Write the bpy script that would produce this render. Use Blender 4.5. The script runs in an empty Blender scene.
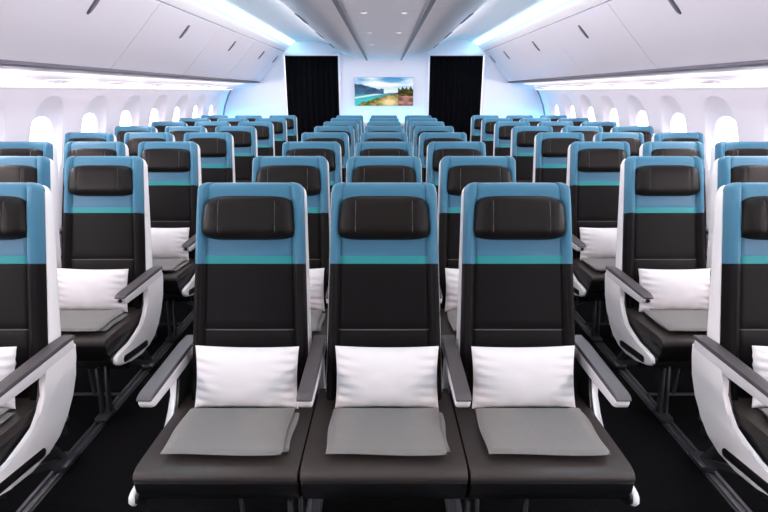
import bpy, bmesh, math, random
from mathutils import Vector, Matrix, noise

random.seed(4)
scene = bpy.context.scene
COL = scene.collection
PI = math.pi

# ------------------------------------------------------------------ materials
def lin(c):
    out = []
    for v in c:
        v = v / 255.0
        out.append(v / 12.92 if v <= 0.04045 else ((v + 0.055) / 1.055) ** 2.4)
    return (out[0], out[1], out[2], 1.0)

def mat(name, rgb, rough=0.5, metal=0.0, bump=0.0, bscale=200.0, spec=0.5, vary=0.0, vscale=6.0, sheen=0.0, coat=0.0):
    m = bpy.data.materials.new(name)
    m.use_nodes = True
    nt = m.node_tree
    p = nt.nodes['Principled BSDF']
    p.inputs['Base Color'].default_value = lin(rgb)
    p.inputs['Roughness'].default_value = rough
    p.inputs['Metallic'].default_value = metal
    p.inputs['Specular IOR Level'].default_value = spec
    p.inputs['Sheen Weight'].default_value = sheen
    p.inputs['Coat Weight'].default_value = coat
    tc = nt.nodes.new('ShaderNodeTexCoord')
    if bump > 0:
        n = nt.nodes.new('ShaderNodeTexNoise')
        n.inputs['Scale'].default_value = bscale
        n.inputs['Detail'].default_value = 3
        b = nt.nodes.new('ShaderNodeBump')
        b.inputs['Strength'].default_value = bump
        b.inputs['Distance'].default_value = 0.002
        nt.links.new(tc.outputs['Object'], n.inputs['Vector'])
        nt.links.new(n.outputs['Fac'], b.inputs['Height'])
        nt.links.new(b.outputs['Normal'], p.inputs['Normal'])
    if vary > 0:
        n2 = nt.nodes.new('ShaderNodeTexNoise')
        n2.inputs['Scale'].default_value = vscale
        n2.inputs['Detail'].default_value = 4
        mx = nt.nodes.new('ShaderNodeMix')
        mx.data_type = 'RGBA'
        c = lin(rgb)
        mx.inputs[6].default_value = tuple(v * (1 - vary) for v in c[:3]) + (1,)
        mx.inputs[7].default_value = tuple(min(1, v * (1 + vary)) for v in c[:3]) + (1,)
        nt.links.new(tc.outputs['Object'], n2.inputs['Vector'])
        nt.links.new(n2.outputs['Fac'], mx.inputs[0])
        nt.links.new(mx.outputs[2], p.inputs['Base Color'])
    return m

def emit(name, rgb, strength):
    m = bpy.data.materials.new(name)
    m.use_nodes = True
    nt = m.node_tree
    nt.nodes.clear()
    o = nt.nodes.new('ShaderNodeOutputMaterial')
    e = nt.nodes.new('ShaderNodeEmission')
    e.inputs['Color'].default_value = lin(rgb)
    e.inputs['Strength'].default_value = strength
    nt.links.new(e.outputs[0], o.inputs[0])
    return m

M = {}
M['dark'] = mat('dark_leather', (18, 15, 16), 0.48, bump=0.25, bscale=260, vary=0.08, spec=0.09)
M['head'] = mat('headrest_leather', (23, 18, 17), 0.42, bump=0.25, bscale=260, vary=0.08, spec=0.14)
M['thread'] = mat('stitch_thread', (84, 78, 79), 0.7)
M['blue'] = mat('blue_fabric', (44, 107, 136), 0.55, bump=0.3, bscale=400, vary=0.06, sheen=0.15)
M['bluepale'] = mat('blue_fabric_band', (44, 98, 128), 0.5, bump=0.3, bscale=400, vary=0.05, sheen=0.15)
M['teal'] = mat('teal_band', (44, 142, 146), 0.5, bump=0.2, bscale=400)
M['seat'] = mat('seat_leather', (54, 47, 45), 0.38, bump=0.2, bscale=260, vary=0.06, spec=0.32)
M['shell'] = mat('white_plastic_shell', (236, 231, 233), 0.32, spec=0.5)
M['arm'] = mat('white_armrest_plastic', (214, 209, 213), 0.35)
M['pad'] = mat('armrest_pad', (76, 70, 72), 0.42, bump=0.2, bscale=300)
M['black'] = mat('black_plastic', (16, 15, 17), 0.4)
M['metal'] = mat('leg_metal', (96, 95, 100), 0.35, metal=0.8)
M['frame'] = mat('frame_metal', (30, 29, 32), 0.5, metal=0.3)
M['pillow'] = mat('pillow_cotton', (224, 217, 219), 0.8, bump=0.15, bscale=500, sheen=0.1)
M['blanket'] = mat('grey_blanket', (109, 105, 103), 0.95, bump=0.5, bscale=350, vary=0.08, vscale=20, sheen=0.2)
M['floor'] = mat('black_carpet', (8, 7, 9), 0.95, bump=0.6, bscale=300, spec=0.1)
M['track'] = mat('seat_track_metal', (92, 90, 96), 0.4, metal=0.6)
M['white'] = mat('cabin_white', (226, 224, 234), 0.45)
M['ceil'] = mat('ceiling_white', (240, 235, 240), 0.5)
M['bin'] = mat('bin_white', (230, 226, 236), 0.38)
M['grey'] = mat('grey_trim', (120, 117, 128), 0.5)
M['midgrey'] = mat('service_grey', (186, 183, 192), 0.5)
M['latch'] = mat('latch_grey', (104, 101, 112), 0.35, metal=0.3)
M['curtain'] = mat('black_curtain', (15, 15, 20), 0.9, bump=0.3, bscale=300, spec=0.1)
M['strip'] = emit('cove_led', (150, 228, 255), 9.5)
M['lamp'] = emit('downlight_led', (255, 250, 250), 0.9)
M['wall_led'] = emit('sidewall_led', (255, 246, 240), 1.6)
M['wash'] = emit('wash_led', (50, 195, 255), 20.0)

def glass_mat():
    m = bpy.data.materials.new('window_glass')
    m.use_nodes = True
    nt = m.node_tree
    nt.nodes.clear()
    o = nt.nodes.new('ShaderNodeOutputMaterial')
    t = nt.nodes.new('ShaderNodeBsdfTransparent')
    t.inputs[0].default_value = (0.97, 0.99, 1, 1)
    g = nt.nodes.new('ShaderNodeBsdfGlossy')
    g.inputs['Roughness'].default_value = 0.05
    mx = nt.nodes.new('ShaderNodeMixShader')
    mx.inputs[0].default_value = 0.06
    nt.links.new(t.outputs[0], mx.inputs[1])
    nt.links.new(g.outputs[0], mx.inputs[2])
    nt.links.new(mx.outputs[0], o.inputs[0])
    return m
M['glass'] = glass_mat()

# ------------------------------------------------------------------ helpers
def finish(bm, name, mats, angle=35, smooth=True):
    bmesh.ops.recalc_face_normals(bm, faces=bm.faces)
    me = bpy.data.meshes.new(name)
    bm.to_mesh(me)
    bm.free()
    for m in (mats if isinstance(mats, (list, tuple)) else [mats]):
        me.materials.append(m)
    if smooth:
        me.shade_smooth()
        me.set_sharp_from_angle(angle=math.radians(angle))
    return me

def put(name, me, parent=None, loc=(0, 0, 0), rot=(0, 0, 0)):
    o = bpy.data.objects.new(name, me)
    COL.objects.link(o)
    o.location = loc
    o.rotation_euler = rot
    if parent is not None:
        o.parent = parent
    return o

def tag(o, label, cat, group=None):
    o['label'] = label
    o['category'] = cat
    if group:
        o['group'] = group
    return o

def thing(name, label, cat, loc=(0, 0, 0), group=None, rotz=0.0):
    o = bpy.data.objects.new(name, None)
    o.empty_display_size = 0.1
    COL.objects.link(o)
    o.location = loc
    o.rotation_euler = (0, 0, rotz)
    return tag(o, label, cat, group)

def struct(name, me, loc=(0, 0, 0), parent=None):
    o = put(name, me, parent, loc)
    if parent is None:
        o['kind'] = 'structure'
    return o

def prism(bm, pts, x0, x1, bevel=0.0, seg=3, axis='x', mi=0):
    """closed polygon (a,b) swept along an axis; rims rounded"""
    def P(a, b, t):
        if axis == 'x':
            return (t, a, b)
        if axis == 'y':
            return (a, t, b)
        return (a, b, t)
    v0 = [bm.verts.new(P(a, b, x0)) for a, b in pts]
    v1 = [bm.verts.new(P(a, b, x1)) for a, b in pts]
    n = len(pts)
    f0 = bm.faces.new(v0)
    f1 = bm.faces.new(list(reversed(v1)))
    fs = [f0, f1]
    for i in range(n):
        j = (i + 1) % n
        fs.append(bm.faces.new((v0[j], v0[i], v1[i], v1[j])))
    for f in fs:
        f.material_index = mi
    if bevel > 0:
        ed = list(f0.edges) + list(f1.edges)
        bmesh.ops.bevel(bm, geom=ed, offset=bevel, segments=seg, profile=0.5, affect='EDGES', clamp_overlap=True)

def box(bm, lo, hi, bevel=0.0, seg=2, mi=0):
    x0, y0, z0 = lo
    x1, y1, z1 = hi
    vs = [bm.verts.new(p) for p in ((x0, y0, z0), (x1, y0, z0), (x1, y1, z0), (x0, y1, z0), (x0, y0, z1), (x1, y0, z1), (x1, y1, z1), (x0, y1, z1))]
    fs = [bm.faces.new([vs[i] for i in q]) for q in ((0, 3, 2, 1), (4, 5, 6, 7), (0, 1, 5, 4), (1, 2, 6, 5), (2, 3, 7, 6), (3, 0, 4, 7))]
    for f in fs:
        f.material_index = mi
    if bevel > 0:
        ed = set()
        for f in fs:
            ed.update(f.edges)
        bmesh.ops.bevel(bm, geom=list(ed), offset=bevel, segments=seg, profile=0.5, affect='EDGES', clamp_overlap=True)

def bar(bm, p, q, w, d, bevel=0.003):
    """a rectangular strut from p to q"""
    p, q = Vector(p), Vector(q)
    L = (q - p).length
    b2 = bmesh.new()
    box(b2, (-w / 2, -d / 2, 0), (w / 2, d / 2, L), bevel)
    rot = Vector((0, 0, 1)).rotation_difference((q - p).normalized()).to_matrix().to_4x4()
    bmesh.ops.transform(b2, matrix=Matrix.Translation(p) @ rot, verts=b2.verts)
    me = bpy.data.meshes.new('tmp')
    b2.to_mesh(me)
    b2.free()
    bm.from_mesh(me)
    bpy.data.meshes.remove(me)

def disc(bm, c, r, h, n=24, axis='z', mi=0, bevel=0.0):
    pts = [(c[0] + r * math.cos(2 * PI * i / n), c[1] + r * math.sin(2 * PI * i / n)) for i in range(n)]
    if axis == 'z':
        prism(bm, pts, c[2], c[2] + h, bevel, 2, 'z', mi)
    elif axis == 'y':
        pts = [(c[0] + r * math.cos(2 * PI * i / n), c[2] + r * math.sin(2 * PI * i / n)) for i in range(n)]
        prism(bm, pts, c[1], c[1] + h, bevel, 2, 'y', mi)
    else:
        pts = [(c[1] + r * math.cos(2 * PI * i / n), c[2] + r * math.sin(2 * PI * i / n)) for i in range(n)]
        prism(bm, pts, c[0], c[0] + h, bevel, 2, 'x', mi)

def grid_faces(bm, V, pick=None):
    for j in range(len(V) - 1):
        for i in range(len(V[j]) - 1):
            mi = pick(i, j) if pick else 0
            if mi is None:
                continue
            f = bm.faces.new((V[j][i], V[j][i + 1], V[j + 1][i + 1], V[j + 1][i]))
            f.material_index = mi

# ------------------------------------------------------------------ the seat
TILT = math.radians(18.1)
SA, CA = math.sin(TILT), math.cos(TILT)
BASE_Z = 0.45
TOPV = 0.772
def back_pt(u, v, w):
    """u across, v up the reclined back, w out of its front face"""
    return (u, v * SA - w * CA, BASE_Z + v * CA + w * SA)

CORNER = 0.032
def half_w(v, top=TOPV, add=0.0):
    hw = 0.2125 - 0.0200 * max(0, min(1, v / 0.77)) + add
    r = CORNER
    if v > top - r:
        q = min(1.0, (v - (top - r)) / r)
        hw -= r * (1 - math.sqrt(max(0.0, 1 - q * q)))
    return hw

S_HALF = [0, .15, .3, .45, .6, .7, .755, .785, .80, .815, .84, .87, .90, .93, .95, .97, .985, .995, 1.0]
S_ALL = [-s for s in reversed(S_HALF[1:])] + S_HALF
V_SEAM, V_BAND, V_TEAL, V_STITCH = 0.472, 0.560, 0.500, 0.232
V_ROWS = sorted(set([-.05, 0, .05, .1, .15, .2, V_STITCH - .010, V_STITCH - .002, V_STITCH + .002, V_STITCH + .010, .27, .32, .37, .42, .45, V_SEAM - .008, V_SEAM,
                     V_TEAL, V_TEAL + .006, .52, V_BAND - .006, V_BAND, V_BAND + .006, .60, .64, .68, .70, .715, .727, .737, .746, .754, .760, .765, .769, .7712, TOPV]))

def front_w(s, v):
    a = abs(s)
    w = 0.050
    if a > .93:
        q = (a - .93) / .07
        w -= 0.034 * (1 - math.sqrt(max(0, 1 - q * q)))
    if a > .80:
        w += 0.013 * math.sin(PI * min(1, (a - .80) / .20)) ** 0.8 * max(0, min(1, (TOPV - .02 - v) / .08))
    else:
        w -= 0.006 * min(1, (.80 - a) / .02) * (0.4 + 0.6 * min(1, (.80 - a) / .02))
        w += 0.004 * math.cos(a / .8 * PI / 2)
    if .785 <= a <= .815:
        w -= 0.006
    if abs(v - V_STITCH) < .003 and a < .80:
        w -= 0.004
    if abs(v - V_SEAM) < .001:
        w -= 0.003
    if V_SEAM < v < V_TEAL + .001 and a < .80:
        w += 0.004
    if v > TOPV - .03:
        q = (v - (TOPV - .03)) / .03
        w -= 0.036 * (1 - math.sqrt(max(0, 1 - q * q)))
    return w

def back_part(name, mats, keep, v_lo, v_hi):
    bm = bmesh.new()
    rows = [v for v in V_ROWS if v_lo - 1e-6 <= v <= v_hi + 1e-6]
    V = []
    for v in rows:
        hw = half_w(v)
        r = [bm.verts.new(back_pt(-hw, v, -0.002))]
        r += [bm.verts.new(back_pt(s * hw, v, front_w(s, v))) for s in S_ALL]
        r += [bm.verts.new(back_pt(hw, v, -0.002))]
        V.append(r)
    smid = [None] + [(S_ALL[i] + S_ALL[i + 1]) / 2 for i in range(len(S_ALL) - 1)] + [None]
    def pick(i, j):
        s = smid[i]
        return keep(1.0 if s is None else abs(s), (rows[j] + rows[j + 1]) / 2)
    grid_faces(bm, V, pick)
    if v_hi >= TOPV:
        top = [bm.verts.new(back_pt(s * half_w(TOPV), TOPV, -0.002)) for s in S_ALL]
        grid_faces(bm, [V[-1][1:-1], top])
    loose = [v for v in bm.verts if not v.link_faces]
    bmesh.ops.delete(bm, geom=loose, context='VERTS')
    return finish(bm, name, mats, 50)

def k_dark(a, v):
    return 1 if (abs(v - V_STITCH) < .0021 and a < .79) else (1 if .80 < a < .812 and v < V_SEAM - .01 and False else 0)
def k_blue(a, v):
    if v < V_TEAL + .0001 and a < .80:
        return None
    return 1 if (v < V_BAND and a < .80) else 0
def k_teal(a, v):
    return 0 if (v < V_TEAL and a < .80) else None
ME = {}
ME['backrest'] = back_part('backrest', [M['dark'], M['thread']], k_dark, -.05, V_SEAM)
ME['upper_cover'] = back_part('upper_cover', [M['blue'], M['bluepale']], k_blue, V_SEAM, TOPV)
ME['accent_stripe'] = back_part('accent_stripe', [M['teal']], k_teal, V_SEAM, V_TEAL)

def headrest_mesh():
    bm = bmesh.new()
    n, m_ = 40, 22
    v0, v1 = TOPV - .215, TOPV - .052
    vc, vh = (v0 + v1) / 2, (v1 - v0) / 2
    def sup(s, t, e=5.0):
        # square -> rounded rectangle
        r = (abs(s) ** e + abs(t) ** e) ** (1 / e)
        mx = max(abs(s), abs(t))
        k = mx / r if r > 1e-9 else 1
        return s * k, t * k
    V = []
    ss = [-1 + 2 * i / n for i in range(n + 1)]
    ts = [-1 + 2 * j / m_ for j in range(m_ + 1)]
    for t in ts:
        row = []
        for s in ss:
            S, T = sup(math.copysign(abs(s) ** .8, s), math.copysign(abs(t) ** .8, t))
            hw = 0.178 - 0.019 * (T + 1) / 2
            rim = max(abs(s), abs(t)) ** .8
            hgt = 0.054 * max(0, 1 - rim ** 5) ** .5
            hgt += 0.010 * abs(S) ** 3 * (1 - rim ** 6)          # wings stand a little forward
            hgt -= 0.006 * (T + 1) / 2 * (1 - rim ** 6)
            g = abs(abs(S) - .60 - .03 * T)
            if g < .03:
                hgt -= .004 * (1 - g / .03) * (1 - rim ** 8)
            row.append(bm.verts.new(back_pt(S * hw, vc + T * vh, 0.040 + hgt)))
        V.append(row)
    def pick(i, j):
        s = abs((ss[i] + ss[i + 1]) / 2)
        return 0
    grid_faces(bm, V, pick)
    return finish(bm, 'headrest', [M['head']], 60)
ME['headrest'] = headrest_mesh()

def headrest_stitch_mesh():
    bm = bmesh.new()
    v0, v1 = TOPV - .203, TOPV - .062
    for sg in (-1, 1):
        rows = []
        for k in range(15):
            T = -0.95 + 1.9 * k / 14
            hw = 0.178 - 0.019 * (T + 1) / 2
            u = sg * (.60 + .03 * T) * hw
            rim = abs(T)
            w = 0.040 + 0.054 * max(0, 1 - max(rim, .63) ** 5) ** .5 + .010 * .216 - .006 * (T + 1) / 2 * (1 - rim ** 6) + .0005
            v = (v0 + v1) / 2 + T * (v1 - v0) / 2
            rows.append([bm.verts.new(back_pt(u - .0014, v, w - .002)), bm.verts.new(back_pt(u, v, w + .0006)), bm.verts.new(back_pt(u + .0014, v, w - .002))])
        grid_faces(bm, rows)
    return finish(bm, 'stitching', M['thread'])
ME['stitching'] = headrest_stitch_mesh()

def shell_mesh():
    bm = bmesh.new()
    pts = []
    top = TOPV - .004
    vs = [-.10, 0, .2, .4, .6, .70] + [top - CORNER + CORNER * math.sin(a * PI / 16) for a in range(0, 9)]
    right = [(half_w(v + .004, TOPV, .0035), v) for v in vs]
    right = [(u * (1.0), v) for u, v in right]
    outline = right + [(-u, v) for u, v in reversed(right)]
    # sweep in w, then set in the back frame
    prism(bm, outline, -.034, .003, .009, 3, 'z')
    for v in bm.verts:
        u, vv, w = v.co
        # the shell is deeper low down
        if w < 0:
            w -= .046 * max(0, 1 - vv / .75)
        v.co = back_pt(u, vv, w)
    return finish(bm, 'back_shell', M['shell'], 40)
ME['back_shell'] = shell_mesh()

def cushion_mesh(bay=0):
    bm = bmesh.new()
    prof = [(.02, .446), (-.12, .4535), (-.26, .461), (-.37, .4665), (-.425, .4685)]
    for k in range(1, 8):
        a = PI / 2 + k * PI / 14
        prof.append((-.440 + .023 * math.cos(a), .4465 + .023 * math.sin(a)))
    prof += [(-.461, .441), (-.450, .438), (.02, .40)]
    prism(bm, prof, -.242 if bay >= 0 else -.231, .242 if bay <= 0 else .231, .010, 4)
    return finish(bm, 'seat_cushion', M['seat'], 40)
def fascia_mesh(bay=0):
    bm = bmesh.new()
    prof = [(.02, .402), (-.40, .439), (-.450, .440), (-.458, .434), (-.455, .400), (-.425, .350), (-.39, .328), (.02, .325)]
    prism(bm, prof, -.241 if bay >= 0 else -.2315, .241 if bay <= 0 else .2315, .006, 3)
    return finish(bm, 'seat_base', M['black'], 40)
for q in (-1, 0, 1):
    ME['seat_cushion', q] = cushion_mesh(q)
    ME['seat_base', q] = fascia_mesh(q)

def pan_mesh():
    bm = bmesh.new()
    box(bm, (-.225, -.36, .285), (.225, .06, .322), .008)
    bar(bm, (-.232, -.30, .27), (.232, -.30, .27), .04, .04)
    bar(bm, (-.232, .0, .27), (.232, .0, .27), .04, .04)
    return finish(bm, 'seat_pan', M['frame'])
ME['seat_pan'] = pan_mesh()

BAY = [(.128, .578), (.118, .53), (.088, .465), (.048, .40), (-.002, .338), (-.062, .297), (-.135, .276), (-.225, .280), (-.33, .298), (-.41, .320), (-.440, .336), (-.452, .354),
       (-.446, .374), (-.43, .381), (-.38, .380), (-.30, .380), (-.22, .388), (-.165, .404), (-.122, .44), (-.092, .49), (-.072, .535), (-.066, .578)]
def bay_mesh(sg):
    bm = bmesh.new()
    a, b = (.2425, .263) if sg > 0 else (-.263, -.2425)
    prism(bm, BAY, a, b, .009, 4)
    return finish(bm, 'end_bay', M['shell'], 50)
def liner_mesh(sg):
    bm = bmesh.new()
    a, b = (.2325, .2435) if sg > 0 else (-.2435, -.2325)
    cy, cz = -.16, .37
    prism(bm, [(cy + (y - cy) * .985, cz + (z - cz) * .985) for y, z in BAY], a, b, .001, 1)
    return finish(bm, 'bay_liner', M['black'], 50)
def slot_mesh(sg):
    bm = bmesh.new()
    p, q, r = Vector((-.165, .305)), Vector((-.375, .335)), .017
    d = (q - p).normalized()
    ang = math.atan2(d.y, d.x)
    pts = []
    for k in range(9):
        a = ang - PI / 2 + PI * k / 8
        pts.append((q.x + r * math.cos(a), q.y + r * math.sin(a)))
    for k in range(9):
        a = ang + PI / 2 + PI * k / 8
        pts.append((p.x + r * math.cos(a), p.y + r * math.sin(a)))
    x0, x1 = (.258, .2640) if sg > 0 else (-.2640, -.258)
    prism(bm, pts, x0, x1, .002, 2)
    return finish(bm, 'slot', M['black'])
for sg in (-1, 1):
    ME['bay', sg] = bay_mesh(sg)
    ME['slot', sg] = slot_mesh(sg)
    ME['liner', sg] = liner_mesh(sg)

def arm_body():
    bm = bmesh.new()
    prof = [(.118, .602), (-.282, .602), (-.294, .598), (-.297, .589), (-.290, .575), (-.273, .568), (-.1, .564), (.0, .563), (.118, .563)]
    prism(bm, prof, -.0228, .0228, .007, 3)
    return finish(bm, 'armrest', M['arm'], 45)
def arm_pad():
    bm = bmesh.new()
    prof = [(.125, .616), (.05, .620), (-.27, .618), (-.290, .614), (-.300, .606), (-.300, .602), (.125, .602)]
    prism(bm, prof, -.024, .024, .006, 3)
    return finish(bm, 'armrest_pad', M['pad'], 45)
def arm_button():
    bm = bmesh.new()
    disc(bm, (0, -.300, .590), .0095, .006, 20, 'y', 0, .002)
    return finish(bm, 'recline_button', M['black'])
def arm_post():
    bm = bmesh.new()
    prism(bm, [(.11, .562), (.02, .562), (.06, .40), (.13, .36)], -.014, .014, .004, 2)
    return finish(bm, 'armrest_bracket', M['arm'])
ME['armrest'], ME['armrest_pad'], ME['recline_button'], ME['armrest_bracket'] = arm_body(), arm_pad(), arm_button(), arm_post()

def leg_front():
    bm = bmesh.new()
    bar(bm, (-.016, -.33, .262), (-.016, -.36, .03), .014, .03)
    bar(bm, (.016, -.31, .262), (.016, -.36, .03), .014, .03)
    box(bm, (-.032, -.41, .013), (.032, -.32, .036), .006)
    return finish(bm, 'front_leg', M['metal'])
def leg_rear():
    bm = bmesh.new()
    bar(bm, (0, -.27, .262), (0, .12, .035), .022, .026)
    bar(bm, (0, .0, .262), (0, .13, .035), .02, .026)
    box(bm, (-.032, .08, .013), (.032, .18, .038), .006)
    return finish(bm, 'rear_leg', M['metal'])
def cross_bar(sg):
    bm = bmesh.new()
    x0, x1 = sorted((sg * .14, -sg * .235))
    bar(bm, (x0, -.24, .06), (x1, -.24, .06), .014, .014, .004)
    bar(bm, (0, -.24, .06), (0, -.24, .265), .014, .014, .004)
    return finish(bm, 'cross_bar', M['track'])
ME['front_leg'], ME['rear_leg'] = leg_front(), leg_rear()
ME['cross', 1], ME['cross', -1] = cross_bar(1), cross_bar(-1)

def hook_mesh(sg):
    bm = bmesh.new()
    for v in (.60, .34):
        b = bmesh.new()
        box(b, (sg * .215 - .008, -.02, -.008), (sg * .215 + .008, .02, .008), .003)
        for q in b.verts:
            q.co = back_pt(q.co.x, v + q.co.y, -.02 + q.co.z)
        me = bpy.data.meshes.new('t')
        b.to_mesh(me)
        b.free()
        bm.from_mesh(me)
        bpy.data.meshes.remove(me)
    return finish(bm, 'shell_clip', M['black'])

PITCH, NROWS, ROW0 = 0.82, 8, 1.66
SEAT_W = 0.49
ORD = ['first', 'second', 'third', 'fourth', 'fifth', 'sixth', 'seventh', 'eighth and last']

def make_seat(x, y, label, bay=0, arms=(), leg=None):
    """bay: side (-1/1) of the white end panel; arms: armrest offsets; leg: x offset of its legs"""
    t = thing('airline_seat', label, 'seat', (x, y, 0), 'airline seats in eight rows')
    put('back_shell', ME['back_shell'], t)
    put('backrest', ME['backrest'], t)
    put('upper_cover', ME['upper_cover'], t)
    put('accent_stripe', ME['accent_stripe'], t)
    h = put('headrest', ME['headrest'], t)
    put('stitching', ME['stitching'], h)
    c = put('seat_cushion', ME['seat_cushion', bay], t)
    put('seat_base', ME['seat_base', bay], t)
    put('seat_pan', ME['seat_pan'], t)
    for a in arms:
        r = put('armrest', ME['armrest'], t, (a, 0, 0))
        put('armrest_pad', ME['armrest_pad'], r)
        if abs(x) > 1.2:
            put('recline_button', ME['recline_button'], r)
        if bay == 0 or a * bay < 0:
            put('armrest_bracket', ME['armrest_bracket'], r)
    if bay:
        e = put('end_bay', ME['bay', bay], t)
        put('slot', ME['slot', bay], e)
        put('inner_liner', ME['liner', bay], e)
    if leg is not None:
        put('front_leg', ME['front_leg'], t, (leg, 0, 0))
        put('rear_leg', ME['rear_leg'], t, (leg, 0, 0))
        if bay:
            put('cross_bar', ME['cross', bay], t)
    return t

# column: x, words for the label, bay side, armrests, leg offset
COLS = [
    (-4.97, 'beside the left-hand windows', 0, (.245,), -.0),
    (-3.97, 'in the middle of the left block', 0, (.245,), None),
    (-2.97, 'of the left block, on the aisle', 1, (.240,), .115),
    (-1.0, 'at the left end of the centre block', -1, (-.247, .245), .205),
    (0.0, 'in the middle of the centre block', 0, (.245,), None),
    (1.0, 'at the right end of the centre block', 1, (.247,), -.205),
    (2.97, 'of the right block, on the aisle', -1, (-.240,), -.115),
    (3.97, 'in the middle of the right block', 0, (-.245,), None),
    (4.97, 'beside the right-hand windows', 0, (-.245,), .0),
]

# ------------------------------------------------------------------ pillow and blanket
def pillow_mesh(seed):
    bm = bmesh.new()
    n, m_ = 44, 28
    hx, hy, T = .180, .108, .052
    def pt(s, t, side):
        S = math.copysign(abs(s) ** .85, s)
        Q = math.copysign(abs(t) ** .85, t)
        x = S * hx * (1 - .035 * (1 - Q * Q))
        y = Q * hy * (1 - .05 * (1 - S * S))
        body = (max(0, 1 - abs(S) ** 2.6) ** .55) * (max(0, 1 - abs(Q) ** 2.4) ** .55)
        z = T * body
        edge = abs(S) ** 5
        z += .011 * edge * (1 - abs(S) ** 14) * math.sin(Q * 21 + 4 * S + seed) * (1 - Q ** 6) * min(1, body * 5)
        z += .006 * abs(Q) ** 6 * (1 - abs(Q) ** 14) * math.sin(S * 15 + seed * 2) * min(1, body * 5)
        z += .004 * noise.noise(Vector((S * 2.2 + seed, Q * 2.2, side))) * body
        z = max(z, 0.0015)
        return (x, y, side * z)
    for side in (1, -1):
        V = [[bm.verts.new(pt(-1 + 2 * i / n, -1 + 2 * j / m_, side)) for i in range(n + 1)] for j in range(m_ + 1)]
        grid_faces(bm, V)
    bmesh.ops.remove_doubles(bm, verts=bm.verts, dist=.0005)
    # sew the rim
    be = [e for e in bm.edges if e.is_boundary]
    if be:
        bmesh.ops.bridge_loops(bm, edges=be)
    return finish(bm, 'pillow', M['pillow'], 80)

def blanket_layer(x0, x1, y0, y1, z0, th, seed, skew=0.0):
    bm = bmesh.new()
    nx, ny = 24, 22
    def base(y):
        return .4665 - (y + .37) * 0.0529
    def corner(u, v):
        return x0 + (x1 - x0) * u + skew * (v - .5), y0 + (y1 - y0) * v
    top, bot = [], []
    for j in range(ny + 1):
        rt, rb = [], []
        for i in range(nx + 1):
            u, v = i / nx, j / ny
            x, y = corner(u, v)
            y += .004 * math.sin(u * 5 + seed) * (1 - v)
            x += .003 * math.sin(v * 7 + seed)
            e = min(u, 1 - u) * (x1 - x0)
            f = min(v, 1 - v) * (y1 - y0)
            d = min(e, f)
            rr = th * .5
            k = math.sqrt(max(0, 1 - (1 - min(1, d / .008)) ** 2))
            zz = base(max(-.395, y)) + z0 + rr
            wob = .0018 * (noise.noise(Vector((x * 9 + seed, y * 9, 2))) + .6)
            rim = i in (0, nx) or j in (0, ny)
            vt = bm.verts.new((x, y, zz if rim else zz + rr * k + wob))
            rt.append(vt)
            rb.append(vt if rim else bm.verts.new((x, y, zz - rr * k + .0005)))
        top.append(rt)
        bot.append(rb)
    grid_faces(bm, top)
    grid_faces(bm, bot)
    return finish(bm, 'blanket', M['blanket'], 60)

PILLOWS = [pillow_mesh(s) for s in (1.3, 4.1, 7.7)]
BL_TOP = blanket_layer(-.180, .178, -.405, -.152, .0182, .011, 1.0)
BL_LOW = blanket_layer(-.165, .194, -.375, -.156, .0015, .012, 2.5)

def dress_seat(x, y, where, row, k, dx=0.0, tw=0.0):
    rowname = ORD[row]
    p = put('pillow', PILLOWS[k % 3])
    tag(p, f'white rectangular pillow on the seat {where}, {rowname} row', 'pillow', 'white pillows on the seats')
    # lean it on the backrest
    m = Matrix(((1, 0, 0, 0), (0, SA, -CA, 0), (0, CA, SA, 0), (0, 0, 0, 1)))
    c = back_pt(0, .079, .125)
    p.matrix_world = Matrix.Translation((x + dx, y + c[1], c[2])) @ m @ Matrix.Rotation(tw, 4, 'Z')
    b = thing('blanket', f'folded grey blanket on the seat {where}, {rowname} row', 'blanket', (x + dx * .5, y, 0), 'folded grey blankets on the seats')
    put('top_fold', BL_TOP, b)
    put('lower_fold', BL_LOW, b)

k = 0
for r in range(NROWS):
    y = ROW0 + r * PITCH
    for ci, (cx, where, bay, arms, leg) in enumerate(COLS):
        if r == 0 and abs(cx) > 3.5:
            continue                        # outside the frame
        make_seat(cx * SEAT_W, y, f'blue-topped dark leather seat {where}, {ORD[r]} row', bay, arms, leg)
        if (r == 0) or (r <= 2 and 2.5 < abs(cx) < 3.5) or (r == 1 and abs(cx) in (0, 1.0)) or (r == 1 and 3.5 < abs(cx) < 4.5):
            dress_seat(cx * SEAT_W, y, where, r, k, {-1.0: .014, 0.0: .010, 1.0: -.006}.get(cx, random.uniform(-.006, .006)), random.uniform(-.015, .015))
            k += 1

# ------------------------------------------------------------------ cabin shell
Y0, Y1 = -3.1, 8.9
def sweep(name, prof, mats, y0=Y0, y1=Y1, ny=1, pick=None, angle=30):
    bm = bmesh.new()
    V = []
    for j in range(ny + 1):
        y = y0 + (y1 - y0) * j / ny
        V.append([bm.verts.new((x, y, z)) for x, z in prof])
    grid_faces(bm, V, pick)
    return finish(bm, name, mats, angle)

bm = bmesh.new()
box(bm, (-2.95, Y0, -.08), (2.95, Y1 + .2, 0))
struct('floor', finish(bm, 'floor', M['floor'], smooth=False))

def smooth_curve(pts, sub=6):
    """Catmull-Rom through pts"""
    out = []
    P = [pts[0]] + list(pts) + [pts[-1]]
    for i in range(1, len(P) - 2):
        p0, p1, p2, p3 = P[i - 1], P[i], P[i + 1], P[i + 2]
        for k in range(sub):
            t = k / sub
            out.append(tuple(0.5 * ((2 * p1[a]) + (-p0[a] + p2[a]) * t + (2 * p0[a] - 5 * p1[a] + 4 * p2[a] - p3[a]) * t * t + (-p0[a] + 3 * p1[a] - 3 * p2[a] + p3[a]) * t ** 3) for a in (0, 1)))
    out.append(pts[-1])
    return out

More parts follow.
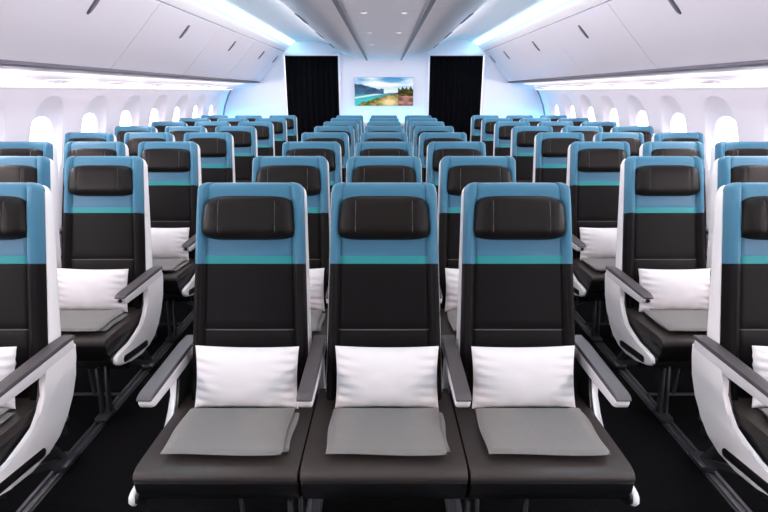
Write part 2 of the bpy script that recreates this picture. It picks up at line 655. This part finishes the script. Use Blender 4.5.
CZ = 1.507
half_panel = [(0, 1.992), (.13, 1.993), (.26, 1.999)] + smooth_curve([(.26, 1.999), (.42, 2.022), (.60, 2.076), (.78, 2.160)], 5)[1:]
vault = [(.78, 2.160), (.795, 2.175), (.80, 2.195)] + smooth_curve([(.80, 2.20), (.95, 2.262), (1.15, 2.300), (1.32, 2.305), (1.42, 2.285)], 5) 
cove = [(1.42, 2.285)] + smooth_curve([(1.42, 2.285), (1.48, 2.265), (1.53, 2.225), (1.56, 2.185), (1.615, 2.135), (1.66, 2.11)], 4)[1:]
right_c = half_panel + vault[1:] + cove[1:]
prof = [(-x, z) for x, z in reversed(right_c[1:])] + right_c
struct('ceiling', sweep('ceiling', prof, M['ceil'], ny=8, angle=40))

# solid crown over the cabin so no daylight leaks in
bm = bmesh.new()
prism(bm, [(-3.0, 2.45), (3.0, 2.45), (3.0, 2.52), (-3.0, 2.52)], Y0, Y1 + .2, 0, 1, 'y')
struct('trim_crown', finish(bm, 'crown', M['white'], smooth=False))

# ceiling seams
n = 0
for sx in (-.275, .275):
    bm = bmesh.new()
    box(bm, (sx - .015, Y0, 1.992), (sx + .015, Y1 - .06, 2.0005), .002)
    n += 1
    struct(f'trim_{n}', finish(bm, 'seam', M['grey'], smooth=False))
for yy in [-.8, .65, 2.1, 3.55, 5.0, 6.45, 7.9]:
    bm = bmesh.new()
    for sgn in (-1, 1):
        pts = [(sgn * x, z) for x, z in half_panel[1:]]
        for a, b in zip(pts, pts[1:]):
            q = [bm.verts.new((a[0], yy - .003, a[1] - .0012)), bm.verts.new((b[0], yy - .003, b[1] - .0012)), bm.verts.new((b[0], yy + .003, b[1] - .0012)), bm.verts.new((a[0], yy + .003, a[1] - .0012))]
            bm.faces.new(q)
    n += 1
    struct(f'trim_{n}', finish(bm, 'joint', M['midgrey'], smooth=False))

# cove light strips, full length of the cabin
for sg, side in ((-1, 'left'), (1, 'right')):
    bm = bmesh.new()
    c = [(sg * x, z) for x, z in ((1.435, 2.277), (1.475, 2.262), (1.515, 2.235), (1.510, 2.225), (1.468, 2.250), (1.430, 2.266))]
    prism(bm, c, Y0 + .05, Y1 - .05, 0, 1, 'y')
    o = put('cove_light', finish(bm, 'cove_light', M['strip']))
    tag(o, f'long pale cyan light strip glowing above the {side} overhead bins', 'light', 'cove lights')

# ceiling air slots at the lip of the centre panel
for sg, side in ((-1, 'left'), (1, 'right')):
    for i, yc in enumerate((5.15, 6.6, 8.05)):
        bm = bmesh.new()
        c = [(sg * x, z) for x, z in ((.742, 2.1415), (.775, 2.1575), (.778, 2.152), (.745, 2.136))]
        prism(bm, c, yc - .30, yc + .30, .002, 2, 'y')
        o = put('air_vent', finish(bm, 'air_vent', M['grey'], smooth=False))
        tag(o, f'dark slit vent along the {side} ceiling edge, {("nearest the camera", "middle of three", "closest to the curtain")[i]}', 'vent', 'ceiling slit vents')

# ceiling downlights
for i, yc in enumerate((3.6, 4.75, 5.9)):
    for sg, side in ((-1, 'left'), (1, 'right')):
        t = thing('ceiling_light', f'small round light in the centre ceiling panel, {side} one of the {("nearest", "middle", "farthest")[i]} pair', 'light', (sg * .13, yc, 1.9915), 'ceiling downlights')
        bm = bmesh.new()
        disc(bm, (0, 0, -.004), .026, .004, 28, 'z', 0, .001)
        put('rim', finish(bm, 'rim', M['white']), t)
        bm = bmesh.new()
        disc(bm, (0, 0, -.006), .017, .003, 28)
        put('lens', finish(bm, 'lens', M['lamp']), t)

SIDE_W = 13
# ------------------------------------------------------------------ side walls with window openings
WALLP = [(2.52, 1.543), (2.575, 1.45), (2.64, 1.30), (2.695, 1.10), (2.725, .90), (2.735, .70), (2.735, .45), (2.725, .20), (2.715, 0.0)]
def wall_x(z):
    for (xa, za), (xb, zb) in zip(WALLP, WALLP[1:]):
        if zb <= z <= za:
            return xa + (xb - xa) * (za - z) / (za - zb)
    return WALLP[0][0] if z > 1 else WALLP[-1][0]

WPITCH = .69
WIN_Y = [4.17 + WPITCH * k for k in range(-9, 7)]
ZA, ZB = .76, 1.50
OPEN = (.208, .82, 1.470)
GLASS = (.182, .865, 1.330)
NSEG = 48
def outline(y, spec, nseg=NSEG, e=2.45):
    hw, z0, z1 = spec
    zc, hh = (z0 + z1) / 2, (z1 - z0) / 2
    out = []
    for i in range(nseg):
        a = 2 * PI * i / nseg
        c, s = math.cos(a), math.sin(a)
        out.append((y + hw * math.copysign(abs(c) ** (2 / e), c), zc + hh * math.copysign(abs(s) ** (2 / e), s)))
    return out

def rect_pts(ya, yb, za, zb, yc, ref):
    """points on the cell's border in the directions of ref"""
    zc = (OPEN[1] + OPEN[2]) / 2
    out = []
    for (y, z) in ref:
        dy, dz = y - yc, z - zc
        k = 1e9
        if dy > 1e-9: k = min(k, (yb - yc) / dy)
        if dy < -1e-9: k = min(k, (ya - yc) / dy)
        if dz > 1e-9: k = min(k, (zb - zc) / dz)
        if dz < -1e-9: k = min(k, (za - zc) / dz)
        out.append((yc + dy * k, zc + dz * k))
    for cy, cz in ((ya, za), (ya, zb), (yb, za), (yb, zb)):
        i = min(range(len(out)), key=lambda q: (out[q][0] - cy) ** 2 + (out[q][1] - cz) ** 2)
        out[i] = (cy, cz)
    return out

for sg, side in ((-1, 'left'), (1, 'right')):
    bm = bmesh.new()
    edges_y = [Y0] + [(a + b) / 2 for a, b in zip(WIN_Y, WIN_Y[1:])] + [Y1]
    for wi, wy in enumerate(WIN_Y):
        ya, yb = edges_y[wi], edges_y[wi + 1]
        inner = outline(wy, OPEN)
        outer = rect_pts(ya, yb, ZA, ZB, wy, inner)
        rings = []
        for t in (0, .12, .4, .7, 1):
            ring = []
            for (p, q) in zip(inner, outer):
                y, z = p[0] + (q[0] - p[0]) * t, p[1] + (q[1] - p[1]) * t
                ring.append(bm.verts.new((sg * (wall_x(z) + (.006 if t == 0 else 0)), y, z)))
            rings.append(ring)
        for ra, rb in zip(rings, rings[1:]):
            for i in range(NSEG):
                j = (i + 1) % NSEG
                bm.faces.new((ra[i], ra[j], rb[j], rb[i]))
    for zs in ([1.543, ZB], [ZA, .70, .60, .45, .30, .20, 0.0]):
        V = [[bm.verts.new((sg * wall_x(z), y, z)) for z in zs] for y in edges_y]
        grid_faces(bm, V)
    bmesh.ops.remove_doubles(bm, verts=bm.verts, dist=.0008)
    struct(f'wall_{side}', finish(bm, f'wall_{side}', M['white'], 50))

# windows: reveal, rim and pane
wn = 0
def window_meshes(sg):
    bm = bmesh.new()
    a, b = outline(0, OPEN), outline(0, GLASS)
    rings = []
    for t in (0, .06, .2, .4, .6, .8, .94, 1):
        ring = []
        for (p, q) in zip(a, b):
            y, z = p[0] + (q[0] - p[0]) * t, p[1] + (q[1] - p[1]) * t
            x0 = wall_x(p[1]) + .006
            x1 = wall_x(q[1]) + .058
            ring.append(bm.verts.new((sg * (x0 + (x1 - x0) * t ** .9), y, z)))
        rings.append(ring)
    # a small bead round the glass, then outwards to the skin
    for dx, sc in ((.0, .975), (.012, .965), (.012, 1.3)):
        zc = (GLASS[1] + GLASS[2]) / 2
        rings.append([bm.verts.new((sg * (wall_x(zc + (p[1] - zc) * sc) + .058 + dx), p[0] * sc, zc + (p[1] - zc) * sc)) for p in b])
    for ra, rb in zip(rings, rings[1:]):
        for i in range(NSEG):
            j = (i + 1) % NSEG
            bm.faces.new((ra[i], ra[j], rb[j], rb[i]))
    fr = finish(bm, 'window_frame', M['white'], 40)
    bm = bmesh.new()
    zc = (GLASS[1] + GLASS[2]) / 2
    pts = [(p[0] * .98, zc + (p[1] - zc) * .98) for p in b]
    prism(bm, pts, 0, .004, 0)
    for v in bm.verts:
        v.co.x = sg * (wall_x(v.co.z) + .062 + v.co.x)
    return fr, finish(bm, 'window_pane', M['glass'], smooth=False)
for sg in (-1, 1):
    fr, pn = window_meshes(sg)
    for wy in WIN_Y:
        wn += 1
        o = struct(f'window_{wn}', fr, (0, wy, 0))
        put('window_pane', pn, o)

# outer skin above and below the windows keeps daylight out of the cavities
for sg in (-1, 1):
    for z0, z1 in ((1.36, 2.5), (-.08, .875)):
        n += 1
        bm = bmesh.new()
        box(bm, (min(sg * 2.83, sg * 2.95), Y0, z0), (max(sg * 2.83, sg * 2.95), Y1 + .2, z1))
        struct(f'trim_{n}', finish(bm, 'skin', M['white'], smooth=False))

# service panel strip under the bins (structure)
for sg in (-1, 1):
    prof = smooth_curve([(sg * 2.02, 1.640), (sg * 2.20, 1.600), (sg * 2.40, 1.560), (sg * 2.525, 1.548)], 4)
    n += 1
    struct(f'trim_{n}', sweep('service_strip', prof, M['white']))
    bm = bmesh.new()
    box(bm, (min(sg * 2.505, sg * 2.52), Y0, 1.537), (max(sg * 2.505, sg * 2.52), Y1 - .03, 1.545), .002)
    n += 1
    struct(f'trim_{n}', finish(bm, 'strip_edge', M['midgrey'], smooth=False))
    side = 'left' if sg < 0 else 'right'
    bm = bmesh.new()
    prism(bm, [(sg * 2.470, 1.549), (sg * 2.500, 1.543), (sg * 2.500, 1.537), (sg * 2.470, 1.543)], Y0 + .05, Y1 - .1, 0, 1, 'y')
    o = put('wall_light', finish(bm, 'wall_light', M['wall_led'], smooth=False))
    tag(o, f'warm white light strip running above the {side} windows', 'light', 'sidewall wash lights')
    sl = bpy.data.lights.new('sidewall_fill', 'AREA')  # added fill under the bins, brightens the service strip and side wall
    sl.shape, sl.size, sl.size_y, sl.energy = 'RECTANGLE', .10, 10.8, SIDE_W
    sl.color = lin((255, 240, 240))[:3]
    so = bpy.data.objects.new('sidewall_fill', sl)
    COL.objects.link(so)
    so.location = (sg * 2.08, 2.7, 1.575)
    so.rotation_euler = (0, -sg * math.radians(88), 0)

# ------------------------------------------------------------------ overhead bins
def bin_face(k):
    pass
FACE = smooth_curve([(1.605, 2.122), (1.665, 2.060), (1.77, 1.950), (1.88, 1.835), (1.98, 1.735), (2.045, 1.672)], 5)
def face_at(f):
    i = f * (len(FACE) - 1)
    a = int(min(i, len(FACE) - 2))
    t = i - a
    p, q = FACE[a], FACE[a + 1]
    d = Vector((q[0] - p[0], q[1] - p[1])).normalized()
    return (p[0] + (q[0] - p[0]) * t, p[1] + (q[1] - p[1]) * t), d

def bin_meshes(sg, L):
    out = {}
    # body: the box behind the door
    bm = bmesh.new()
    inner = [(x + .022, z + .012) for x, z in FACE]
    pts = [(sg * x, z) for x, z in inner] + [(sg * 2.07, 1.664), (sg * 2.45, 1.605), (sg * 2.62, 1.72), (sg * 2.60, 1.98), (sg * 2.2, 2.20), (sg * 1.70, 2.165)]
    prism(bm, pts, .004, L - .004, .003, 1, 'y')
    out['body'] = finish(bm, 'bin_body', M['bin'])
    bm = bmesh.new()
    # door: a thick curved panel with rounded rim
    pts = [(sg * x, z) for x, z in FACE] + [(sg * (x + .020), z + .011) for x, z in reversed(FACE)]
    prism(bm, pts, .0035, L - .0035, .004, 2, 'y')
    out['door'] = finish(bm, 'bin_door', M['bin'])
    # latch: tapered paddle
    (cx, cz), d = face_at(.31)
    nrm = Vector((-d.y, d.x))
    if nrm.x > 0:
        nrm = -nrm
    bm = bmesh.new()
    prof = []
    for i in range(24):
        a = 2 * PI * i / 24
        c, s = math.cos(a), math.sin(a)
        l = .072 * math.copysign(abs(c) ** .6, c)
        w = (.019 - .004 * c) * math.copysign(abs(s) ** .6, s)
        prof.append((w, l))
    for mi, (sc, h0, h1, dl) in enumerate(((1.0, -.004, .006, 0), (.72, .006, .010, .008))):
        b = bmesh.new()
        prism(b, [(w * sc, l * sc + dl) for w, l in prof], h0, h1, .002, 2, 'z', mi)
        for v in b.verts:
            w, l, h = v.co
            x = cx + d.x * l + nrm.x * h
            z = cz + d.y * l + nrm.y * h
            v.co = (sg * x, L / 2 + w, z)
        me = bpy.data.meshes.new('t')
        b.to_mesh(me)
        b.free()
        bm.from_mesh(me)
        bpy.data.meshes.remove(me)
    out['latch'] = finish(bm, 'bin_latch', [M['latch'], M['grey']])
    # dark rails along the top and bottom edge of the door
    bm = bmesh.new()
    x, z = FACE[0]
    pts = [(sg * (x - .002), z + .002), (sg * (x + .012), z + .020), (sg * (x + .028), z + .016), (sg * (x + .016), z + .0015)]
    prism(bm, pts, .0, L, 0, 1, 'y')
    out['top_rail'] = finish(bm, 'bin_top_rail', M['grey'], smooth=False)
    bm = bmesh.new()
    x, z = FACE[-1]
    pts = [(sg * (x - .006), z + .000), (sg * (x + .022), z + .004), (sg * (x + .026), z - .016), (sg * (x + .004), z - .018)]
    prism(bm, pts, .0, L, 0, 1, 'y')
    out['bottom_rail'] = finish(bm, 'bin_bottom_rail', M['grey'], smooth=False)
    return out
BINS = [(-3.1, -1.73), (-1.73, -.28), (-.28, 1.17), (1.17, 2.62), (2.62, 4.07), (4.07, 5.51), (5.51, 6.96), (6.96, 8.42), (8.42, 8.885)]
BLAB = [None, None, None, 'nearest, cut off by the picture edge', 'second nearest, wide in view', 'third nearest along the row', 'fourth nearest along the row', 'last full-width one before the end', 'narrow end one against the end wall']
cache = {}
for sg, side in ((-1, 'left'), (1, 'right')):
    for (a, b), lab in zip(BINS, BLAB):
        L = round(b - a, 3)
        if (sg, L) not in cache:
            cache[sg, L] = bin_meshes(sg, L)
        mm = cache[sg, L]
        if lab is None:
            lab = {-3.1: 'far behind the camera', -1.73: 'just behind the camera', -.28: 'over the camera'}[a]
        t = thing('overhead_bin', f'white {side} overhead bin with grey latch, {lab}', 'overhead bin', (0, a, 0), 'overhead bins')
        put('bin_body', mm['body'], t)
        d = put('bin_door', mm['door'], t)
        put('latch', mm['latch'], d)
        put('top_rail', mm['top_rail'], t)
        put('bottom_rail', mm['bottom_rail'], t)

# passenger service units under the bins, one for each row of seats
def psu():
    out = []
    bm = bmesh.new()
    pts = [(.075 * math.copysign(abs(math.cos(a)) ** .5, math.cos(a)), .17 * math.copysign(abs(math.sin(a)) ** .5, math.sin(a))) for a in [2 * PI * i / 32 for i in range(32)]]
    prism(bm, pts, -.006, 0, .002, 2, 'z')
    out.append(finish(bm, 'housing', M['white']))
    bm = bmesh.new()
    disc(bm, (0, -.085, -.012), .026, .007, 24, 'z', 0, .002)
    out.append(finish(bm, 'reading_light', M['midgrey']))
    bm = bmesh.new()
    disc(bm, (0, .0, -.012), .026, .007, 24, 'z', 0, .002)
    out.append(finish(bm, 'reading_light', M['midgrey']))
    bm = bmesh.new()
    box(bm, (-.03, .055, -.010), (.03, .125, -.005), .002)
    out.append(finish(bm, 'sign_panel', M['midgrey']))
    return out
PSU = psu()
for sg, side in ((-1, 'left'), (1, 'right')):
    for r in range(2, NROWS):
        y = 2.05 + r * PITCH + .1
        t = thing('service_unit', f'pale service unit with reading lights under the {side} bins, ' + ('nearest', 'second nearest', 'third nearest', 'fourth nearest', 'fifth nearest', 'farthest')[r - 2] + ' in the line', 'service unit', (sg * 2.30, y, 1.577), 'passenger service units')
        t.rotation_euler = (0, sg * math.atan2(.04, .20), 0)
        for me in PSU:
            put(me.name.split('.')[0], me, t)

# ------------------------------------------------------------------ end wall with two curtained doorways
def prismY(name, pts, y0, y1, m, bevel=0.0):
    bm = bmesh.new()
    prism(bm, pts, y0, y1, bevel, 2, 'y')
    return finish(bm, name, m, smooth=False)
CI, CO, CT = .735, 1.635, 2.075
struct('wall_end_centre', prismY('w', [(-CI, 0), (CI, 0), (CI, 2.45), (-CI, 2.45)], Y1, Y1 + .12, M['white']))
for sg, side in ((-1, 'left'), (1, 'right')):
    xs = sorted((sg * CO, sg * 2.95))
    struct(f'wall_end_{side}', prismY('w', [(xs[0], 0), (xs[1], 0), (xs[1], 2.45), (xs[0], 2.45)], Y1, Y1 + .12, M['white']))
    xs = sorted((sg * CI, sg * CO))
    struct(f'wall_header_{side}', prismY('w', [(xs[0], CT), (xs[1], CT), (xs[1], 2.45), (xs[0], 2.45)], Y1, Y1 + .12, M['white']))
    # door frame posts
    for xa, xb in ((CI - .035, CI + .012), (CO - .012, CO + .035)):
        n += 1
        a, b = sorted((sg * xa, sg * xb))
        bm = bmesh.new()
        box(bm, (a, Y1 - .022, 0), (b, Y1 + .002, CT + .035), .006)
        struct(f'trim_{n}', finish(bm, 'post', M['white'], 30))
    n += 1
    a, b = sorted((sg * (CI + .012), sg * (CO - .012)))
    bm = bmesh.new()
    box(bm, (a, Y1 - .022, CT - .004), (b, Y1 + .002, CT + .035), .006)
    struct(f'trim_{n}', finish(bm, 'lintel', M['white'], 30))
    # dark corner trim where the side lining meets the end wall
    n += 1
    bm = bmesh.new()
    zs = [1.54, 1.45, 1.30, 1.10, .9, .5]
    V = []
    for z in zs:
        x = wall_x(z) - .004
        V.append([bm.verts.new((sg * x, Y1 - .09, z)), bm.verts.new((sg * (x - .012), Y1 - .085, z)), bm.verts.new((sg * (x - .012), Y1 - .03, z)), bm.verts.new((sg * x, Y1 - .025, z))])
    grid_faces(bm, V)
    struct(f'trim_{n}', finish(bm, 'corner', M['grey'], smooth=False))
    # curtain
    t = thing('curtain', f'black pleated curtain filling the doorway {side} of the landscape screen', 'curtain', (sg * (CI + CO) / 2, Y1 + .035, 0), 'doorway curtains')
    bm = bmesh.new()
    hw = (CO - CI) / 2 - .016
    nx, nz = 180, 14
    for off, flip in ((0, 1),):
        V = []
        for j in range(nz + 1):
            z = .012 + (CT - .03) * j / nz
            row = []
            for i in range(nx + 1):
                u = -1 + 2 * i / nx
                ph = u * 9.2 * PI + .5 * math.sin(u * 4 + sg) + .15 * math.sin(z * 2 + u * 3)
                amp = .022 * (1.0 - .25 * z / CT)
                row.append(bm.verts.new((u * hw, amp * math.sin(ph) + .006 * math.sin(2 * ph + 1), z)))
            V.append(row)
        grid_faces(bm, V)
    bmesh.ops.solidify(bm, geom=bm.faces[:], thickness=.004)
    put('curtain_cloth', finish(bm, 'curtain_cloth', M['curtain'], 70), t)
    bm = bmesh.new()
    bar(bm, (-hw, 0, CT - .012), (hw, 0, CT - .012), .016, .03, .004)
    put('curtain_rail', finish(bm, 'curtain_rail', M['frame']), t)
# dark galley beyond the curtains
bm = bmesh.new()
box(bm, (-2.95, Y1 + .9, 0), (2.95, Y1 + 1.0, 2.5))
struct('wall_galley', finish(bm, 'galley', M['white'], smooth=False))
bm = bmesh.new()
box(bm, (-2.95, Y0 - .1, -.08), (2.95, Y0, 2.5))
struct('wall_front', finish(bm, 'wall_front', M['curtain'], smooth=False))  # unseen wall added behind the camera, dark to cut light from the front

# wash light ledge at the foot of the end wall, behind the last row
for a, b, w in ((-.69, .69, 'centre'), (-2.66, -1.68, 'left'), (1.68, 2.66, 'right')):
    t = thing('wall_lamp', f'cyan wall washing light ledge low on the {w} end wall behind the last row', 'light', ((a + b) / 2, Y1 - .06, .98), 'end wall wash lights')
    hw = (b - a) / 2
    bm = bmesh.new()
    prism(bm, [(-.06, 0), (.055, 0), (.055, .02), (.045, .02), (.045, .012), (-.04, .012), (-.045, .05), (-.06, .05)], -hw, hw, 0)
    put('housing', finish(bm, 'housing', M['white'], smooth=False), t)
    bm = bmesh.new()
    box(bm, (-hw + .02, -.03, .014), (hw - .02, .035, .020))
    put('led_bar', finish(bm, 'led_bar', M['wash'], smooth=False), t)

# ------------------------------------------------------------------ the screen with its landscape
def picture(u, v):
    u, v = max(0.0, min(1.0, u)), max(0.0, min(1.0, v))
    """colour at u (left to right), v (top to bottom)"""
    def mix(a, b, t):
        t = max(0, min(1, t))
        return tuple(a[i] + (b[i] - a[i]) * t for i in range(3))
    nz = lambda x, y, s: noise.noise(Vector((x * s, y * s, s * .37)))
    fb = lambda x, y, s: nz(x, y, s) + .5 * nz(x, y, s * 2.1) + .25 * nz(x, y, s * 4.3)
    c = mix((70, 140, 205), (190, 220, 240), v * 2.0)
    cl = .55 + .55 * fb(u * 1.1, v * 2.2, 3.2) + .5 * math.exp(-((u - .5) / .25) ** 2 - ((v - .28) / .12) ** 2) - .9 * math.exp(-((u - .67) / .16) ** 2 - ((v - .1) / .1) ** 2)
    c = mix(c, (246, 249, 252), cl)
    ridge = .20 + .42 * u ** .9 + .06 * fb(u, .3, 6)
    if u > .5:
        ridge = max(ridge, .56 - .12 * (u - .5) + .03 * fb(u, .9, 8))
    if v > ridge:
        c = mix((72, 104, 140), (42, 74, 106), .5 + .9 * fb(u, v, 9))
        c = mix(c, (120, 170, 190), (v - ridge - .15) * 1.6)
    lake = .60 - .05 * u
    if v > lake and u < .62:
        c = mix((56, 140, 158), (64, 196, 205), (v - lake) * 5 + .3 * fb(u, v * 3, 6))
        band = .72 - .33 * u
        d = abs(v - band)
        if d < .055:
            c = mix(c, (242, 248, 246), 1 - d / .055)
    hill = 1.02 - .62 * u ** .8 + .05 * fb(u, .2, 9) if u < .66 else .60 + .03 * fb(u, .5, 8)
    if v > hill:
        c = mix((72, 88, 40), (190, 150, 84), .45 + .9 * fb(u, v, 11))
        k = math.exp(-((u - .60) / .16) ** 2 - ((v - .88) / .17) ** 2)
        c = mix(c, (240, 214, 164), k * 1.2 + .2 * fb(u, v, 18) * k)
    if u > .74:
        tree = .30 + .10 * abs(math.sin(u * 46)) + .32 * abs(u - .88) + .05 * fb(u, .1, 20)
        if v > tree:
            c = mix((44, 56, 32), (104, 84, 44), .4 + fb(u, v, 14))
        if v > .66 + .04 * fb(u, .4, 9):
            c = mix((120, 78, 74), (206, 160, 150), .5 + .9 * fb(u, v, 10))
    return c
SX, SZ0, SZ1 = .487, 1.285, 1.742
t = thing('wall_screen', 'wide screen showing a lake and mountain landscape on the centre end wall', 'screen', (0, Y1 - .004, (SZ0 + SZ1) / 2))
bm = bmesh.new()
hh = (SZ1 - SZ0) / 2
box(bm, (-SX, -.026, -hh), (SX, 0, hh), .004)
put('housing', finish(bm, 'housing', M['midgrey'], smooth=False), t)
bm = bmesh.new()
NX, NZ = 140, 68
hx, hz = SX - .006, hh - .006
V = [[bm.verts.new((-hx + 2 * hx * i / NX, -.0272, hz - 2 * hz * j / NZ)) for i in range(NX + 1)] for j in range(NZ + 1)]
grid_faces(bm, V)
me = bpy.data.meshes.new('display')
bm.to_mesh(me)
bm.free()
ca = me.color_attributes.new('picture', 'FLOAT_COLOR', 'POINT')
for i, v in enumerate(me.vertices):
    u, w = (v.co.x + hx) / (2 * hx), (hz - v.co.z) / (2 * hz)
    ca.data[i].color = lin(tuple(max(0, min(255, q)) for q in picture(u, w)))
m = bpy.data.materials.new('screen_picture')
m.use_nodes = True
nt = m.node_tree
nt.nodes.clear()
o_ = nt.nodes.new('ShaderNodeOutputMaterial')
e_ = nt.nodes.new('ShaderNodeEmission')
a_ = nt.nodes.new('ShaderNodeVertexColor')
a_.layer_name = 'picture'
e_.inputs['Strength'].default_value = 1.12
nt.links.new(a_.outputs['Color'], e_.inputs['Color'])
nt.links.new(e_.outputs[0], o_.inputs[0])
me.materials.append(m)
put('display', me, t)

# ------------------------------------------------------------------ floor tracks
for x in (-2.45, -1.355, -.265, .265, 1.355, 2.45):
    n += 1
    bm = bmesh.new()
    box(bm, (x - .022, Y0, 0), (x - .008, Y1 - .1, .012), .002)
    box(bm, (x + .008, Y0, 0), (x + .022, Y1 - .1, .012), .002)
    box(bm, (x - .03, Y0, 0), (x + .03, Y1 - .1, .004))
    struct(f'trim_{n}', finish(bm, 'track', M['track'], smooth=False))

# ------------------------------------------------------------------ light
w = bpy.data.worlds.new('sky')
scene.world = w
w.use_nodes = True
nt = w.node_tree
bg = nt.nodes['Background']
tc = nt.nodes.new('ShaderNodeTexCoord')
sx = nt.nodes.new('ShaderNodeSeparateXYZ')
mr = nt.nodes.new('ShaderNodeMapRange')
mr.inputs['From Min'].default_value, mr.inputs['From Max'].default_value = -.05, .35
mr.inputs['To Min'].default_value, mr.inputs['To Max'].default_value = 3.2, 11.0
nt.links.new(tc.outputs['Generated'], sx.inputs[0])
nt.links.new(sx.outputs['Z'], mr.inputs['Value'])
nt.links.new(mr.outputs['Result'], bg.inputs['Strength'])
bg.inputs['Color'].default_value = (1.0, .97, .96, 1)

def area(name, loc, rot, sx, sy, power, rgb):
    l = bpy.data.lights.new(name, 'AREA')
    l.shape = 'RECTANGLE'
    l.size, l.size_y = sx, sy
    l.energy = power
    l.color = lin(rgb)[:3]
    o = bpy.data.objects.new(name, l)
    COL.objects.link(o)
    o.location = loc
    o.rotation_euler = rot
    return o
# added fill lights over both aisles, up in the ceiling vaults, the length of the cabin
for sg in (-1, 1):
    area('aisle_fill', (sg * 1.10, 2.7, 2.285), (0, 0, 0), .25, 10.8, 52, (255, 241, 234))
# lights added at the lips of the centre panel to brighten the bin doors
for sg in (-1, 1):
    area('bin_fill', (sg * .80, 2.7, 2.165), (0, -sg * math.radians(72), 0), .04, 10.8, 30, (255, 246, 248))
# fill added at the window light lines to brighten the bins and the ceiling
for sg in (-1, 1):
    area('window_line_fill', (sg * 2.462, 2.7, 1.536), (0, sg * math.radians(99), 0), .016, 10.8, 120, (255, 244, 242))
# lamps along the centre ceiling panel
area('centre_light', (0, 2.6, 1.985), (0, 0, 0), .4, 10.5, 20, (255, 243, 238))

# ------------------------------------------------------------------ camera
cam = bpy.data.cameras.new('camera')
cam.lens = 24.0
cam.sensor_width = 36.0
cam.clip_start = .02
co = bpy.data.objects.new('camera', cam)
COL.objects.link(co)
co.location = (0, 0, CZ)
co.rotation_euler = (math.radians(90 - 17.76), 0, 0)
scene.camera = co

vs = scene.view_settings
vs.view_transform = 'Standard'
vs.look = 'None'
vs.exposure = 0.0
vs.gamma = 1.0
vs.use_curve_mapping = False
scene.cycles.max_bounces = 8
scene.cycles.diffuse_bounces = 5
scene.cycles.use_denoising = True
